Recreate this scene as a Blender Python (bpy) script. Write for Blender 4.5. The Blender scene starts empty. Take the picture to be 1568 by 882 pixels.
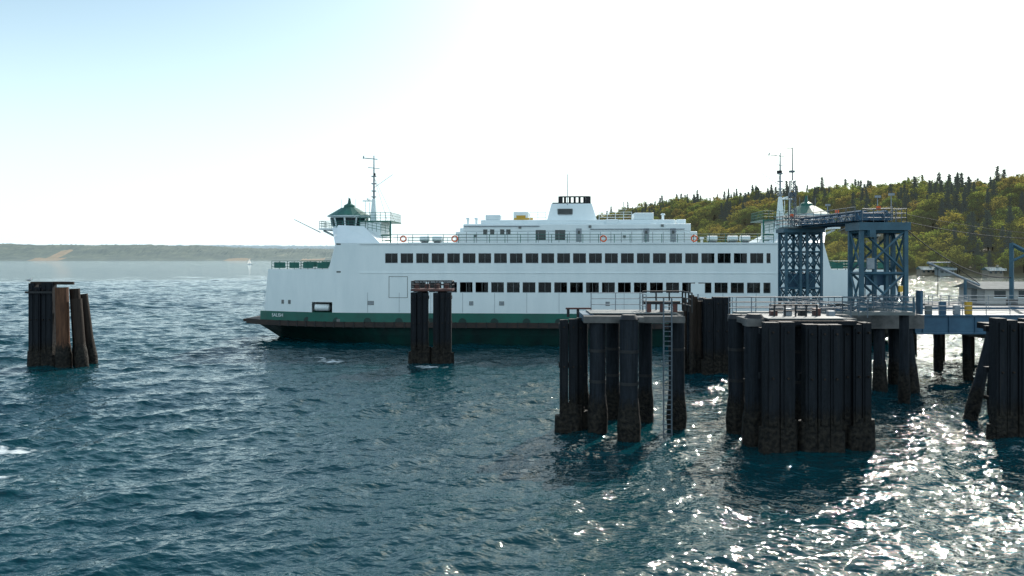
import bpy, math, random
import numpy as np
from mathutils import Vector, Matrix
random.seed(4); np.random.seed(4)
R=math.radians
scene=bpy.context.scene
F=1231.0; EYE=10.9; HOR=395.0
def X(bx,d): return (bx-784.0)/F*d
def Z(by,d): return EYE-(by-HOR)/F*d

# ------------------------------------------------------------------ materials
def newmat(name):
    m=bpy.data.materials.new(name); m.use_nodes=True
    nt=m.node_tree; b=nt.nodes['Principled BSDF']
    return m,nt,b
def N(nt,t,**kw):
    n=nt.nodes.new(t)
    for k,v in kw.items(): setattr(n,k,v)
    return n
def pmat(name,c1,c2=None,scale=1.0,rough=.6,metal=0.,bump=0.,stretch=(1,1,1),spec=.4,haze_emis=None,es=0.,c3=None,r0=.35,r1=.65):
    m,nt,b=newmat(name)
    c2=c2 or tuple(x*.8 for x in c1)
    tc=N(nt,'ShaderNodeTexCoord'); mp=N(nt,'ShaderNodeMapping'); mp.inputs['Scale'].default_value=stretch
    nt.links.new(tc.outputs['Object'],mp.inputs['Vector'])
    no=N(nt,'ShaderNodeTexNoise'); no.inputs['Scale'].default_value=scale; no.inputs['Detail'].default_value=8; no.inputs['Roughness'].default_value=.65
    nt.links.new(mp.outputs[0],no.inputs['Vector'])
    cr=N(nt,'ShaderNodeValToRGB'); nt.links.new(no.outputs['Fac'],cr.inputs[0])
    cr.color_ramp.elements[0].position=r0; cr.color_ramp.elements[0].color=(*c1,1)
    cr.color_ramp.elements[1].position=r1; cr.color_ramp.elements[1].color=(*c2,1)
    if c3:
        e=cr.color_ramp.elements.new(min(.99,r1+.1)); e.color=(*c3,1)
    nt.links.new(cr.outputs[0],b.inputs['Base Color'])
    b.inputs['Roughness'].default_value=rough; b.inputs['Metallic'].default_value=metal
    b.inputs['Specular IOR Level'].default_value=spec
    if bump:
        bn=N(nt,'ShaderNodeBump'); bn.inputs['Strength'].default_value=1; bn.inputs['Distance'].default_value=bump
        nt.links.new(no.outputs['Fac'],bn.inputs['Height']); nt.links.new(bn.outputs[0],b.inputs['Normal'])
    if haze_emis:
        b.inputs['Emission Color'].default_value=(*haze_emis,1); b.inputs['Emission Strength'].default_value=es
    return m

def hull_white():
    m=pmat('ferry_white_paint',(.80,.86,.87),(.67,.75,.77),.5,.45,stretch=(1,1,.22),bump=.004,r0=.3,r1=.75)
    return m
def pile_mat(name,dark,light,rust):
    m,nt,b=newmat(name)
    g=N(nt,'ShaderNodeNewGeometry'); sx=N(nt,'ShaderNodeSeparateXYZ'); nt.links.new(g.outputs['Position'],sx.inputs[0])
    mp=N(nt,'ShaderNodeMapping'); mp.inputs['Scale'].default_value=(4,4,.35); nt.links.new(g.outputs['Position'],mp.inputs[0])
    n1=N(nt,'ShaderNodeTexNoise'); n1.inputs['Scale'].default_value=1.2; n1.inputs['Detail'].default_value=10; n1.inputs['Roughness'].default_value=.78
    nt.links.new(mp.outputs[0],n1.inputs['Vector'])
    cr=N(nt,'ShaderNodeValToRGB'); e=cr.color_ramp.elements
    e[0].position=.40; e[0].color=(*dark,1); e[1].position=.58; e[1].color=(*light,1)
    k=e.new(.70); k.color=(*rust,1)
    nt.links.new(n1.outputs['Fac'],cr.inputs[0])
    n2=N(nt,'ShaderNodeTexNoise'); n2.inputs['Scale'].default_value=4.5; n2.inputs['Detail'].default_value=6
    nt.links.new(g.outputs['Position'],n2.inputs['Vector'])
    cg=N(nt,'ShaderNodeValToRGB'); e=cg.color_ramp.elements
    e[0].position=.38; e[0].color=(.004,.004,.004,1); e[1].position=.68; e[1].color=(.030,.025,.019,1)
    nt.links.new(n2.outputs['Fac'],cg.inputs[0])
    ad=N(nt,'ShaderNodeMath',operation='MULTIPLY_ADD'); nt.links.new(n1.outputs['Fac'],ad.inputs[0]); ad.inputs[1].default_value=2.2
    nt.links.new(sx.outputs['Z'],ad.inputs[2])
    mr=N(nt,'ShaderNodeMapRange'); nt.links.new(ad.outputs[0],mr.inputs[0]); mr.inputs[1].default_value=2.9; mr.inputs[2].default_value=3.6; mr.inputs[3].default_value=1; mr.inputs[4].default_value=0
    mx=N(nt,'ShaderNodeMix',data_type='RGBA'); nt.links.new(mr.outputs[0],mx.inputs[0]); nt.links.new(cr.outputs[0],mx.inputs[6]); nt.links.new(cg.outputs[0],mx.inputs[7])
    nt.links.new(mx.outputs[2],b.inputs['Base Color'])
    b.inputs['Roughness'].default_value=.7; b.inputs['Specular IOR Level'].default_value=.22
    bn=N(nt,'ShaderNodeBump'); bn.inputs['Distance'].default_value=.09
    ms=N(nt,'ShaderNodeMath',operation='MULTIPLY'); nt.links.new(n2.outputs['Fac'],ms.inputs[0])
    ma=N(nt,'ShaderNodeMath',operation='ADD'); nt.links.new(mr.outputs[0],ma.inputs[0]); ma.inputs[1].default_value=.25; nt.links.new(ma.outputs[0],ms.inputs[1])
    nt.links.new(ms.outputs[0],bn.inputs['Height']); nt.links.new(bn.outputs[0],b.inputs['Normal'])
    return m
def glass_mat():
    m,nt,b=newmat('ferry_window_glass')
    out=nt.nodes['Material Output']
    gl=N(nt,'ShaderNodeBsdfGlossy'); gl.inputs['Roughness'].default_value=.03; gl.inputs['Color'].default_value=(.8,.85,.9,1)
    tr=N(nt,'ShaderNodeBsdfTransparent'); tr.inputs['Color'].default_value=(.30,.31,.31,1)
    mx=N(nt,'ShaderNodeMixShader'); mx.inputs[0].default_value=.025
    nt.links.new(tr.outputs[0],mx.inputs[1]); nt.links.new(gl.outputs[0],mx.inputs[2]); nt.links.new(mx.outputs[0],out.inputs[0])
    return m
def leaf_mat(name,cols,haze=(.42,.44,.35),hs=.085,tl=.5):
    m,nt,b=newmat(name); out=nt.nodes['Material Output']
    oi=N(nt,'ShaderNodeObjectInfo'); cr=N(nt,'ShaderNodeValToRGB')
    e=cr.color_ramp.elements; e[0].position=0; e[0].color=(*cols[0],1); e[1].position=1; e[1].color=(*cols[-1],1)
    for i,c in enumerate(cols[1:-1]):
        k=e.new((i+1)/(len(cols)-1)); k.color=(*c,1)
    nt.links.new(oi.outputs['Random'],cr.inputs[0])
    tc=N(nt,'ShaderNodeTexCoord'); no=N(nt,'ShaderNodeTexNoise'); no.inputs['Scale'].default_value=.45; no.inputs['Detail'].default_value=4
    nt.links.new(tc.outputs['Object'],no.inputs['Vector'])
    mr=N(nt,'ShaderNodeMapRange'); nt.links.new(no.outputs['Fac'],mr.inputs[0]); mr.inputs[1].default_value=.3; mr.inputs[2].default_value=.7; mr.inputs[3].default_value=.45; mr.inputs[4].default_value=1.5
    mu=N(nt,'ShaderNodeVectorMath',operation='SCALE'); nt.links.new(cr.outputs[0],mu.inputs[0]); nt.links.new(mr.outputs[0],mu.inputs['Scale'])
    d=N(nt,'ShaderNodeBsdfDiffuse'); t=N(nt,'ShaderNodeBsdfTranslucent')
    nt.links.new(mu.outputs[0],d.inputs[0])
    m2=N(nt,'ShaderNodeVectorMath',operation='MULTIPLY'); nt.links.new(mu.outputs[0],m2.inputs[0]); m2.inputs[1].default_value=(1.5,1.45,.9); nt.links.new(m2.outputs[0],t.inputs[0])
    mx=N(nt,'ShaderNodeMixShader'); mx.inputs[0].default_value=tl
    nt.links.new(d.outputs[0],mx.inputs[1]); nt.links.new(t.outputs[0],mx.inputs[2])
    em=N(nt,'ShaderNodeEmission'); em.inputs[0].default_value=(*haze,1); em.inputs[1].default_value=hs  # constant glow paints aerial haze into the foliage
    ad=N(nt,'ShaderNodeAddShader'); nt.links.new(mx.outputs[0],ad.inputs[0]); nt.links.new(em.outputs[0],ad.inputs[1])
    nt.links.new(ad.outputs[0],out.inputs[0])
    return m

WHITE=hull_white()
GREEN=pmat('ferry_green_paint',(.008,.12,.09),(.012,.09,.07),.6,.4,spec=.4)
DKGREEN=pmat('hull_dark_green_paint',(.005,.045,.038),(.009,.026,.025),.7,.4,stretch=(1,1,.4))
RAILG=pmat('ferry_rail_green',(.02,.15,.115),(.02,.11,.09),2,.5)
GUARD=pmat('guard_rusty_rubber',(.02,.018,.018),(.045,.03,.025),.9,.7,bump=.03,c3=(.16,.06,.03),stretch=(.6,1,1.5))
BLACK=pmat('black_steel',(.012,.013,.015),(.022,.022,.024),3,.6)
GREY=pmat('deck_grey',(.12,.14,.14),(.18,.19,.19),1,.7)
LGREY=pmat('galvanised_steel',(.30,.33,.36),(.2,.23,.26),3,.45,metal=.3)
RAILM=pmat('weathered_handrail_steel',(.13,.16,.19),(.08,.10,.12),3,.5)
GLASS=glass_mat()
DGLASS=pmat('pilothouse_glass',(.012,.025,.03),(.017,.03,.034),1,.12,spec=.6)
SEAT=pmat('seat_orange_brown',(.40,.14,.05),(.2,.07,.03),3,.6)
INTER=pmat('interior_panel',(.12,.10,.085),(.07,.06,.055),1,.7)
ORANGE=pmat('life_ring_orange',(.75,.13,.03),(.6,.1,.03),2,.5)
YELLOW=pmat('safety_yellow',(.6,.36,.04),(.5,.3,.04),2,.5)
STEELP=pile_mat('steel_pile',(.006,.009,.013),(.016,.021,.029),(.034,.026,.022))
TIMBER=pile_mat('fender_timber',(.004,.006,.009),(.010,.013,.018),(.022,.020,.018))
RUSTP=pile_mat('rusty_pile',(.06,.028,.017),(.13,.06,.033),(.20,.10,.065))
BROWNP=pile_mat('brown_timber_pile',(.016,.011,.009),(.036,.025,.019),(.075,.048,.036))
CONC=pmat('pier_concrete',(.16,.155,.15),(.07,.07,.07),.9,.85,bump=.02)
BLUE=pmat('blue_bridge_paint',(.05,.125,.175),(.035,.085,.12),.9,.5,c3=(.08,.065,.06))
BLUED=pmat('blue_girder_paint',(.045,.12,.19),(.03,.08,.14),.8,.5)
RED=pmat('red_oxide_paint',(.13,.045,.035),(.06,.03,.028),2,.6)

# ------------------------------------------------------------------ mesh builder
class MB:
    def __init__(s): s.v=[]; s.f=[]; s.m=[]; s.sm=[]; s.mats=[]
    def mi(s,mat):
        if mat not in s.mats: s.mats.append(mat)
        return s.mats.index(mat)
    def add(s,vs,fs,mat,smooth=False):
        o=len(s.v); s.v+= [tuple(v) for v in vs]; k=s.mi(mat)
        for f in fs: s.f.append([i+o for i in f]); s.m.append(k); s.sm.append(smooth)
    def box(s,a,b,mat):
        x0,y0,z0=[min(p,q) for p,q in zip(a,b)]; x1,y1,z1=[max(p,q) for p,q in zip(a,b)]
        s.add([(x0,y0,z0),(x1,y0,z0),(x1,y1,z0),(x0,y1,z0),(x0,y0,z1),(x1,y0,z1),(x1,y1,z1),(x0,y1,z1)],
              [(0,3,2,1),(4,5,6,7),(0,1,5,4),(1,2,6,5),(2,3,7,6),(3,0,4,7)],mat)
    def frustum(s,a0,b0,z0,a1,b1,z1,mat):
        s.add([(a0[0],a0[1],z0),(b0[0],a0[1],z0),(b0[0],b0[1],z0),(a0[0],b0[1],z0),(a1[0],a1[1],z1),(b1[0],a1[1],z1),(b1[0],b1[1],z1),(a1[0],b1[1],z1)],
              [(0,3,2,1),(4,5,6,7),(0,1,5,4),(1,2,6,5),(2,3,7,6),(3,0,4,7)],mat)
    def cyl(s,p0,p1,r0,r1=None,n=10,mat=None,smooth=True):
        r1=r0 if r1 is None else r1
        p0=Vector(p0); p1=Vector(p1); d=(p1-p0).normalized()
        a=d.orthogonal().normalized(); b=d.cross(a)
        vs=[];
        for p,r in((p0,r0),(p1,r1)):
            for i in range(n):
                t=2*math.pi*(i+.5)/n; vs.append(p+(a*math.cos(t)+b*math.sin(t))*r)
        s.add(vs,[(i,(i+1)%n,n+(i+1)%n,n+i) for i in range(n)],mat,smooth and n>6)
        s.add(vs,[tuple(range(n))[::-1],tuple(range(n,2*n))],mat)
    def beam(s,p0,p1,w,mat): s.cyl(p0,p1,w*.7071,n=4,mat=mat)
    def lathe(s,c,prof,n,mats,rot=0.):
        vs=[]
        for r,z in prof:
            for i in range(n):
                t=2*math.pi*i/n+rot; vs.append((c[0]+r*math.cos(t),c[1]+r*math.sin(t),z))
        for j in range(len(prof)-1):
            s.add(vs[j*n:(j+2)*n],[(i,(i+1)%n,n+(i+1)%n,n+i) for i in range(n)],mats[j])
        s.add(vs[-n:],[tuple(range(n))],mats[-1]); s.add(vs[:n],[tuple(range(n))[::-1]],mats[0])
    def rail(s,pts,h,mat,r=.03,rows=3,step=1.6):
        for p,q in zip(pts[:-1],pts[1:]):
            p=Vector(p); q=Vector(q); L=(q-p).length; k=max(1,round(L/step))
            for i in range(k+1):
                a=p.lerp(q,i/k); s.cyl(a,a+Vector((0,0,h)),r*1.15,n=5,mat=mat)
            for j in range(rows):
                z=Vector((0,0,h*(j+1)/rows)); s.cyl(p+z,q+z,r,n=5,mat=mat)
    def build(s,name,parent=None,bevel=0):
        me=bpy.data.meshes.new(name); me.from_pydata(s.v,[],s.f)
        for m in s.mats: me.materials.append(m)
        me.polygons.foreach_set('material_index',s.m); me.polygons.foreach_set('use_smooth',s.sm); me.update()
        o=bpy.data.objects.new(name,me); scene.collection.objects.link(o)
        if parent: o.parent=parent
        if bevel:
            b=o.modifiers.new('bevel','BEVEL'); b.width=bevel; b.segments=2; b.limit_method='ANGLE'; b.angle_limit=R(40)
        return o
def empty(name,loc=(0,0,0),rz=0):
    e=bpy.data.objects.new(name,None); scene.collection.objects.link(e); e.location=loc; e.rotation_euler=(0,0,rz); e.empty_display_size=2
    return e

# ------------------------------------------------------------------ ferry
yaw=R(3.5)
ferry=empty('car_ferry',(7.8+9*math.sin(yaw),99.4+9*math.cos(yaw),0),-yaw)
def hw(x):
    a=abs(x)
    if a<=27: return 9.0
    if a<=39.5:
        t=(a-27)/12.5; return 9.0-3.0*t**1.8
    t=min(1,(a-39.5)/4.0); return 6.0-2.6*t**1.4
def stations(L,n=44): return [ -L+2*L*i/n for i in range(n+1)]
hull=MB()
xs=stations(43.5,66)
lv=[(-1.5,.89,.80,.02),(0,.925,.88,.10),(1.2,.955,.93,.45),(2.4,.985,.965,.92)]
rings=[]
for z,kx,kw,ke in lv:
    row=[]
    for x in xs:
        a=abs(x)/43.5
        e=1 if a<.55 else 1-(1-ke)*((a-.55)/.45)**1.6
        row.append((x*kx,hw(x)*kw*e,z))
    rings.append(row)
for sgn in(-1,1):
    for j in range(3):
        for i in range(len(xs)-1):
            q=[(p[0],p[1]*sgn,p[2]) for p in (rings[j][i],rings[j][i+1],rings[j+1][i+1],rings[j+1][i])]
            hull.add(q,[(0,1,2,3) if sgn<0 else (3,2,1,0)],DKGREEN,True)
for e in(0,-1):
    for j in range(3):
        a,b=rings[j][e],rings[j+1][e]
        hull.add([(a[0],-a[1],a[2]),(a[0],a[1],a[2]),(b[0],b[1],b[2]),(b[0],-b[1],b[2])],[(0,1,2,3)],DKGREEN)
def band(mb,x0,x1,z0,z1,off0,off1,mat,n=40):
    xs=[x0+(x1-x0)*i/n for i in range(n+1)]
    for sg in(-1,1):
        for i in range(n):
            a,b=xs[i],xs[i+1]
            mb.add([(a,sg*(hw(a)+off0),z0),(b,sg*(hw(b)+off0),z0),(b,sg*(hw(b)+off1),z1),(a,sg*(hw(a)+off1),z1)],[(0,1,2,3) if sg<0 else (3,2,1,0)],mat)
def plan(mb,x0,x1,z,off,mat,n=60):
    xs=[x0+(x1-x0)*i/n for i in range(n+1)]
    for i in range(n):
        a,b=xs[i],xs[i+1]
        mb.add([(a,-hw(a)-off,z),(b,-hw(b)-off,z),(b,hw(b)+off,z),(a,hw(a)+off,z)],[(0,1,2,3)],mat)
plan(hull,-43.7,43.7,2.2,.28,GUARD); plan(hull,-43.7,43.7,2.85,.28,GUARD)
band(hull,-43.7,43.7,2.2,2.85,.28,.28,GUARD,90)
for sg in(-1,1): hull.add([(sg*43.7,-3.7,2.2),(sg*43.7,3.7,2.2),(sg*43.7,3.7,2.85),(sg*43.7,-3.7,2.85)],[(0,1,2,3)],GUARD)
for i in range(60):
    x=-38+76*i/59
    hull.box((x-.08,-hw(x)-.36,2.15),(x+.08,-hw(x)-.2,2.9),BLACK)
band(hull,-41.2,41.2,2.85,4.0,0.02,0.0,GREEN,80)
for px_ in range(-34,36,4):
    hull.cyl((px_,-hw(px_)-.03,2.9),(px_,-hw(px_)+.02,2.9),.5,n=20,mat=DKGREEN)
hull.build('hull',ferry)

sup=MB()
def wallstrip(x0,x1,z0,z1,side,mat=WHITE):
    sup.box((x0,side*9.0,z0),(x1,side*8.86,z1),mat)
W0,W1=-23.75,23.75
pit=(W1-W0)/24.25; 
glass=MB()
for side in(-1,1):
    wallstrip(W0-3.3,W1+3.3,4.0,6.6,side)
    wallstrip(W0-3.3,W1+3.3,7.9,10.25,side)
    wallstrip(W0-3.3,W1+3.3,11.5,12.75,side)
    for (z0,z1,xa) in((6.6,7.9,-20.2),(10.25,11.5,W0)):
        wallstrip(W0-3.3,xa,z0,z1,side); wallstrip(W1,W1+3.3,z0,z1,side)
        x=xa; 
        while x<W1-.3:
            xw=min(x+pit-.38,W1)
            e=min(x+pit,W1)
            if e>xw: wallstrip(xw,e,z0,z1,side)
            sup.box((x+.78,side*8.94,z0),(x+.84,side*8.88,z1),GREY)
            for za in(z0,z1-.05): sup.box((x,side*9.02,za),(xw,side*8.95,za+.05),LGREY)
            glass.box((x,side*8.90,z0),(xw,side*8.89,z1),GLASS)
            x+=pit
def wall2(xa,xb,z0,z1,n=10):
    for s2 in(-1,1):
        for k in range(n):
            a=xa+(xb-xa)*k/n; b=xa+(xb-xa)*(k+1)/n
            for sx in(-1,1):
                A,B=sx*a,sx*b
                for th in(0,.14):
                    q=[(A,s2*(hw(a)-th),z0),(B,s2*(hw(b)-th),z0),(B,s2*(hw(b)-th),z1),(A,s2*(hw(a)-th),z1)]
                    sup.add(q,[(0,1,2,3)],WHITE,True)
                sup.add([(A,s2*hw(a),z1),(B,s2*hw(b),z1),(B,s2*(hw(b)-.14),z1),(A,s2*(hw(a)-.14),z1)],[(0,1,2,3)],WHITE)
wall2(27.05,30.2,4.0,12.75,4)
for (a,b,z0,z1) in((30.2,30.6,4.0,9.45),(30.6,33.4,5.3,9.45),(33.4,39.9,4.0,9.45)):
    wall2(a,b,z0,z1,6)
for sx in(-1,1):
    for s2 in(-1,1):
        a=39.9; w=hw(a)
        sup.add([(sx*a,s2*w,4.0),(sx*40.6,s2*(w-.5),4.0),(sx*a,s2*w,9.45),(sx*a,s2*(w-.14),9.45)],[(0,1,2),(0,2,3)],WHITE)
        sup.add([(sx*30.2,s2*hw(30.2),9.45),(sx*31.1,s2*hw(31.1),9.45),(sx*30.2,s2*(hw(30.2)),12.6)],[(0,1,2)],WHITE)
        for k in range(8):
            p=30.2+9.6*k/8; q=30.2+9.6*(k+1)/8
            sup.add([(sx*p,s2*(hw(p)-.02),9.38),(sx*q,s2*(hw(q)-.02),9.38),(sx*q,s2*(hw(q)-2.4),9.38),(sx*p,s2*(hw(p)-2.4),9.38)],[(0,1,2,3)],GREY)
            sup.add([(sx*p,s2*(hw(p)-2.4),9.38),(sx*q,s2*(hw(q)-2.4),9.38),(sx*q,s2*(hw(q)-2.4),4.0),(sx*p,s2*(hw(p)-2.4),4.0)],[(0,1,2,3)],WHITE)
    sup.box((sx*30.2,-8.7,9.0),(sx*30.0,8.7,12.75),WHITE)
    for k in range(7): sup.box((sx*30.25,-6.3+k*1.9,10.4),(sx*30.2,-6.3+k*1.9+1.3,11.5),DGLASS)
    sup.box((sx*30.0,-8.7,4.0),(sx*29.9,-6.0,9.0),WHITE); sup.box((sx*30.0,8.7,4.0),(sx*29.9,6.0,9.0),WHITE)
    a0,b0=sorted((sx*24.4,sx*30.2)); a1,b1=sorted((sx*27.6,sx*31.9))
    sup.frustum((a0,-8.86),(b0,8.86),12.76,(a1,-4.2),(b1,4.2),14.9,WHITE)
    sup.add([(sx*24.4,-9.0,12.75),(sx*30.2,-8.6,12.75),(sx*30.9,-5.0,15.2),(sx*27.2,-6.2,15.0)],[(0,1,2,3)],WHITE)
sup.box((-30,-8.84,12.55),(30,8.84,12.72),GREY)
sup.box((-30,-8.84,9.05),(30,8.84,9.25),GREY)
sup.box((-30,-8.84,2.86),(30,8.84,3.2),GREY)
sup.box((-27,-9.12,12.6),(27,-8.99,12.78),WHITE); sup.box((-27,9.12,12.6),(27,8.99,12.78),WHITE)
sup.box((-27,-9.05,8.98),(27,-9.0,9.1),WHITE)
for x in range(-26,27,4):
    sup.box((x,-9.012,4.05),(x+.04,-9.0,6.55),LGREY if x%8 else WHITE)
def frame(x0,x1,z0,z1,y,mat,w=.06):
    sup.box((x0,y-.03,z0),(x1,y,z0+w),mat); sup.box((x0,y-.03,z1-w),(x1,y,z1),mat)
    sup.box((x0,y-.03,z0+w),(x0+w,y,z1-w),mat); sup.box((x1-w,y-.03,z0+w),(x1,y,z1-w),mat)
frame(-23.3,-20.9,5.9,8.6,-9.0,GREY)
for x,wd in((-12.9,.5),(-9.1,.6),(-25.6,.8),(4,.5),(12,.6),(18,.5)):
    frame(x-wd/2,x+wd/2,5.0,5.5,-9.0,GREY,.07)
    sup.box((x-wd/2+.09,-9.02,5.09),(x+wd/2-.09,-9.0,5.41),LGREY)
for x in(-36.6,-37.6): 
    w=hw(x); sup.box((x-.2,-w-.05,5.0),(x+.2,-w+.02,5.5),GREY)
for sx in(-1,1):
    sup.box((sx*30.6,-6.6,4.0),(sx*33.4,-6.5,5.3),BLACK)
    sup.box((sx*31.3,-8.1,4.2),(sx*32.8,-7.5,4.9),LGREY); sup.cyl((sx*31.2,-7.8,4.6),(sx*33,-7.8,4.6),.45,mat=WHITE)
for k in range(12):
    x=-21+k*3.9
    if k%4!=2: sup.box((x,-1.6,9.25),(x+3.0,1.6,12.5),INTER)
    sup.box((x+.3,-6.9,9.25),(x+.9,-3.0,10.7),SEAT); sup.box((x+1.7,-7.2,9.25),(x+2.2,-4.6,10.85),SEAT if k%3 else INTER)
    sup.box((x+.3,4.0,9.25),(x+.9,7.0,10.7),SEAT)
for k in range(4): sup.box((-16+k*9,-1.4,3.2),(-10.5+k*9,1.4,9.0),INTER)
sup.build('superstructure',ferry)
glass.build('cabin_windows',ferry)

top=MB()
top.box((-15.4,-5,12.72),(15.6,5,14.3),WHITE)
top.box((-14.4,-5,14.3),(14.8,5,15.3),WHITE)
top.box((-12.2,-4.2,15.3),(12.9,4.2,15.85),WHITE)
top.box((-11.6,-4,15.85),(-9.6,-1,16.55),WHITE)
top.box((-8.0,-3,15.85),(-6.0,1,17.0),WHITE)
top.box((7.7,-4,15.85),(10.2,-.5,16.75),WHITE)
top.box((13.2,-3.5,15.3),(14.4,-1,15.9),WHITE)
top.box((-15.2,-2,14.3),(-14.5,3,14.9),WHITE)
top.box((4.0,-4.6,15.3),(5.6,-2,15.9),WHITE)
top.build('deckhouse',ferry,bevel=.12)
det=MB()
for x0,x1 in((-5.0,-3.7),(-2.5,-1.2)): det.box((x0,-5.03,13.2),(x1,-5.0,14.5),DGLASS)
for x in(-11.8,-10.9,-9.6,-8.8): det.box((x,-5.02,13.9),(x+.55,-5.0,14.6),DGLASS)
for x in(0.2,8.8,12.2): det.box((x,-5.05,13.0),(x+.7,-5.0,14.7),LGREY); det.box((x+.2,-5.07,14.0),(x+.5,-5.05,14.4),DGLASS)
for k in range(22):
    x=-14+k*1.33; det.box((x,-5.04,12.75),(x+.05,-5.0,14.25),LGREY)
for (x,z_) in((-13,13.6),(-7.2,14.7),(1.8,14.8),(6.2,13.5),(11,14.9)): det.box((x,-5.12,z_),(x+.35,-5.0,z_+.3),GREY)
det.cyl((-14.3,-5.1,15.0),(-4.5,-5.1,15.0),.05,mat=LGREY); det.cyl((2,-5.1,14.6),(14,-5.1,14.6),.05,mat=LGREY)
det.box((-7.6,-3.04,16.1),(-6.4,-3.0,16.5),YELLOW); det.box((-7.9,-3.3,15.9),(-5.4,-3.1,16.15),YELLOW)
det.frustum((-3.6,-2.6),(3.0,2.6),15.8,(-3.0,-2.0),(2.3,2.0),18.1,WHITE)
det.box((-2.2,-2.38,16.3),(-.2,-2.30,17.4),GREY); 
for k in range(7): det.box((-2.1,-2.42,16.4+k*.15),(-.3,-2.38,16.45+k*.15),BLACK)
det.box((-2.9,-1.9,18.1),(2.2,1.9,18.25),BLACK)
for k in range(5): det.cyl((-1.2+k*.65,0,18.2),(-1.2+k*.65,0,19.1),.16,mat=BLACK)
det.box((-2.1,-1.5,18.25),(-1.5,1.5,19.1),BLACK); det.box((1.6,-1.5,18.25),(2.2,1.5,19.1),BLACK)
det.box((-1.9,-1.55,18.95),(2.0,-1.5,19.12),BLACK)
det.cyl((-.9,-2,15.8),(-.9,-2,22.0),.07,.04,mat=LGREY)
det.rail([(3.2,-3.8,15.85),(7.4,-3.8,15.85)],1.0,WHITE,step=1)
det.rail([(-5.8,-3.8,15.85),(-3.7,-3.8,15.85)],1.0,WHITE,step=1)
for dz in(0,.5,1.0): det.box((5.9,-2.4,16.2+dz),(7.2,-2.3,16.25+dz),GREY)
det.cyl((6.5,-2.3,15.8),(6.5,-2.3,18.3),.05,mat=GREY)
for x in(-14.0,-12.9,11.5,16.5,18.0,-17.5): 
    zb=12.7 if abs(x)>15.5 else (15.3 if abs(x)>12.5 else 15.8)
    det.cyl((x,-3,zb),(x,-3,zb+.7),.16,mat=WHITE); det.cyl((x,-3,zb+.7),(x,-3,zb+.9),.32,.2,n=12,mat=WHITE)
for x in(-19,-17.4,17.0,19.5,21): det.cyl((x-.6,-7.5,13.3),(x+.6,-7.5,13.3),.35,n=14,mat=WHITE); det.box((x-.4,-7.8,12.72),(x+.4,-7.2,13.0),GREY)
det.rail([(-24.2,-8.7,12.78),(24.2,-8.7,12.78)],1.05,RAILG,r=.035,step=1.9)
det.rail([(-24.2,8.7,12.78),(24.2,8.7,12.78)],1.05,RAILG,r=.028,step=1.9)
for x in(-21.5,-15,3.5,14.6):
    for a in range(12):
        t=a/12*2*math.pi; t2=(a+1)/12*2*math.pi
        det.cyl((x+.36*math.cos(t),-8.78,13.3+.36*math.sin(t)),(x+.36*math.cos(t2),-8.78,13.3+.36*math.sin(t2)),.09,n=6,mat=ORANGE)
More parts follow.
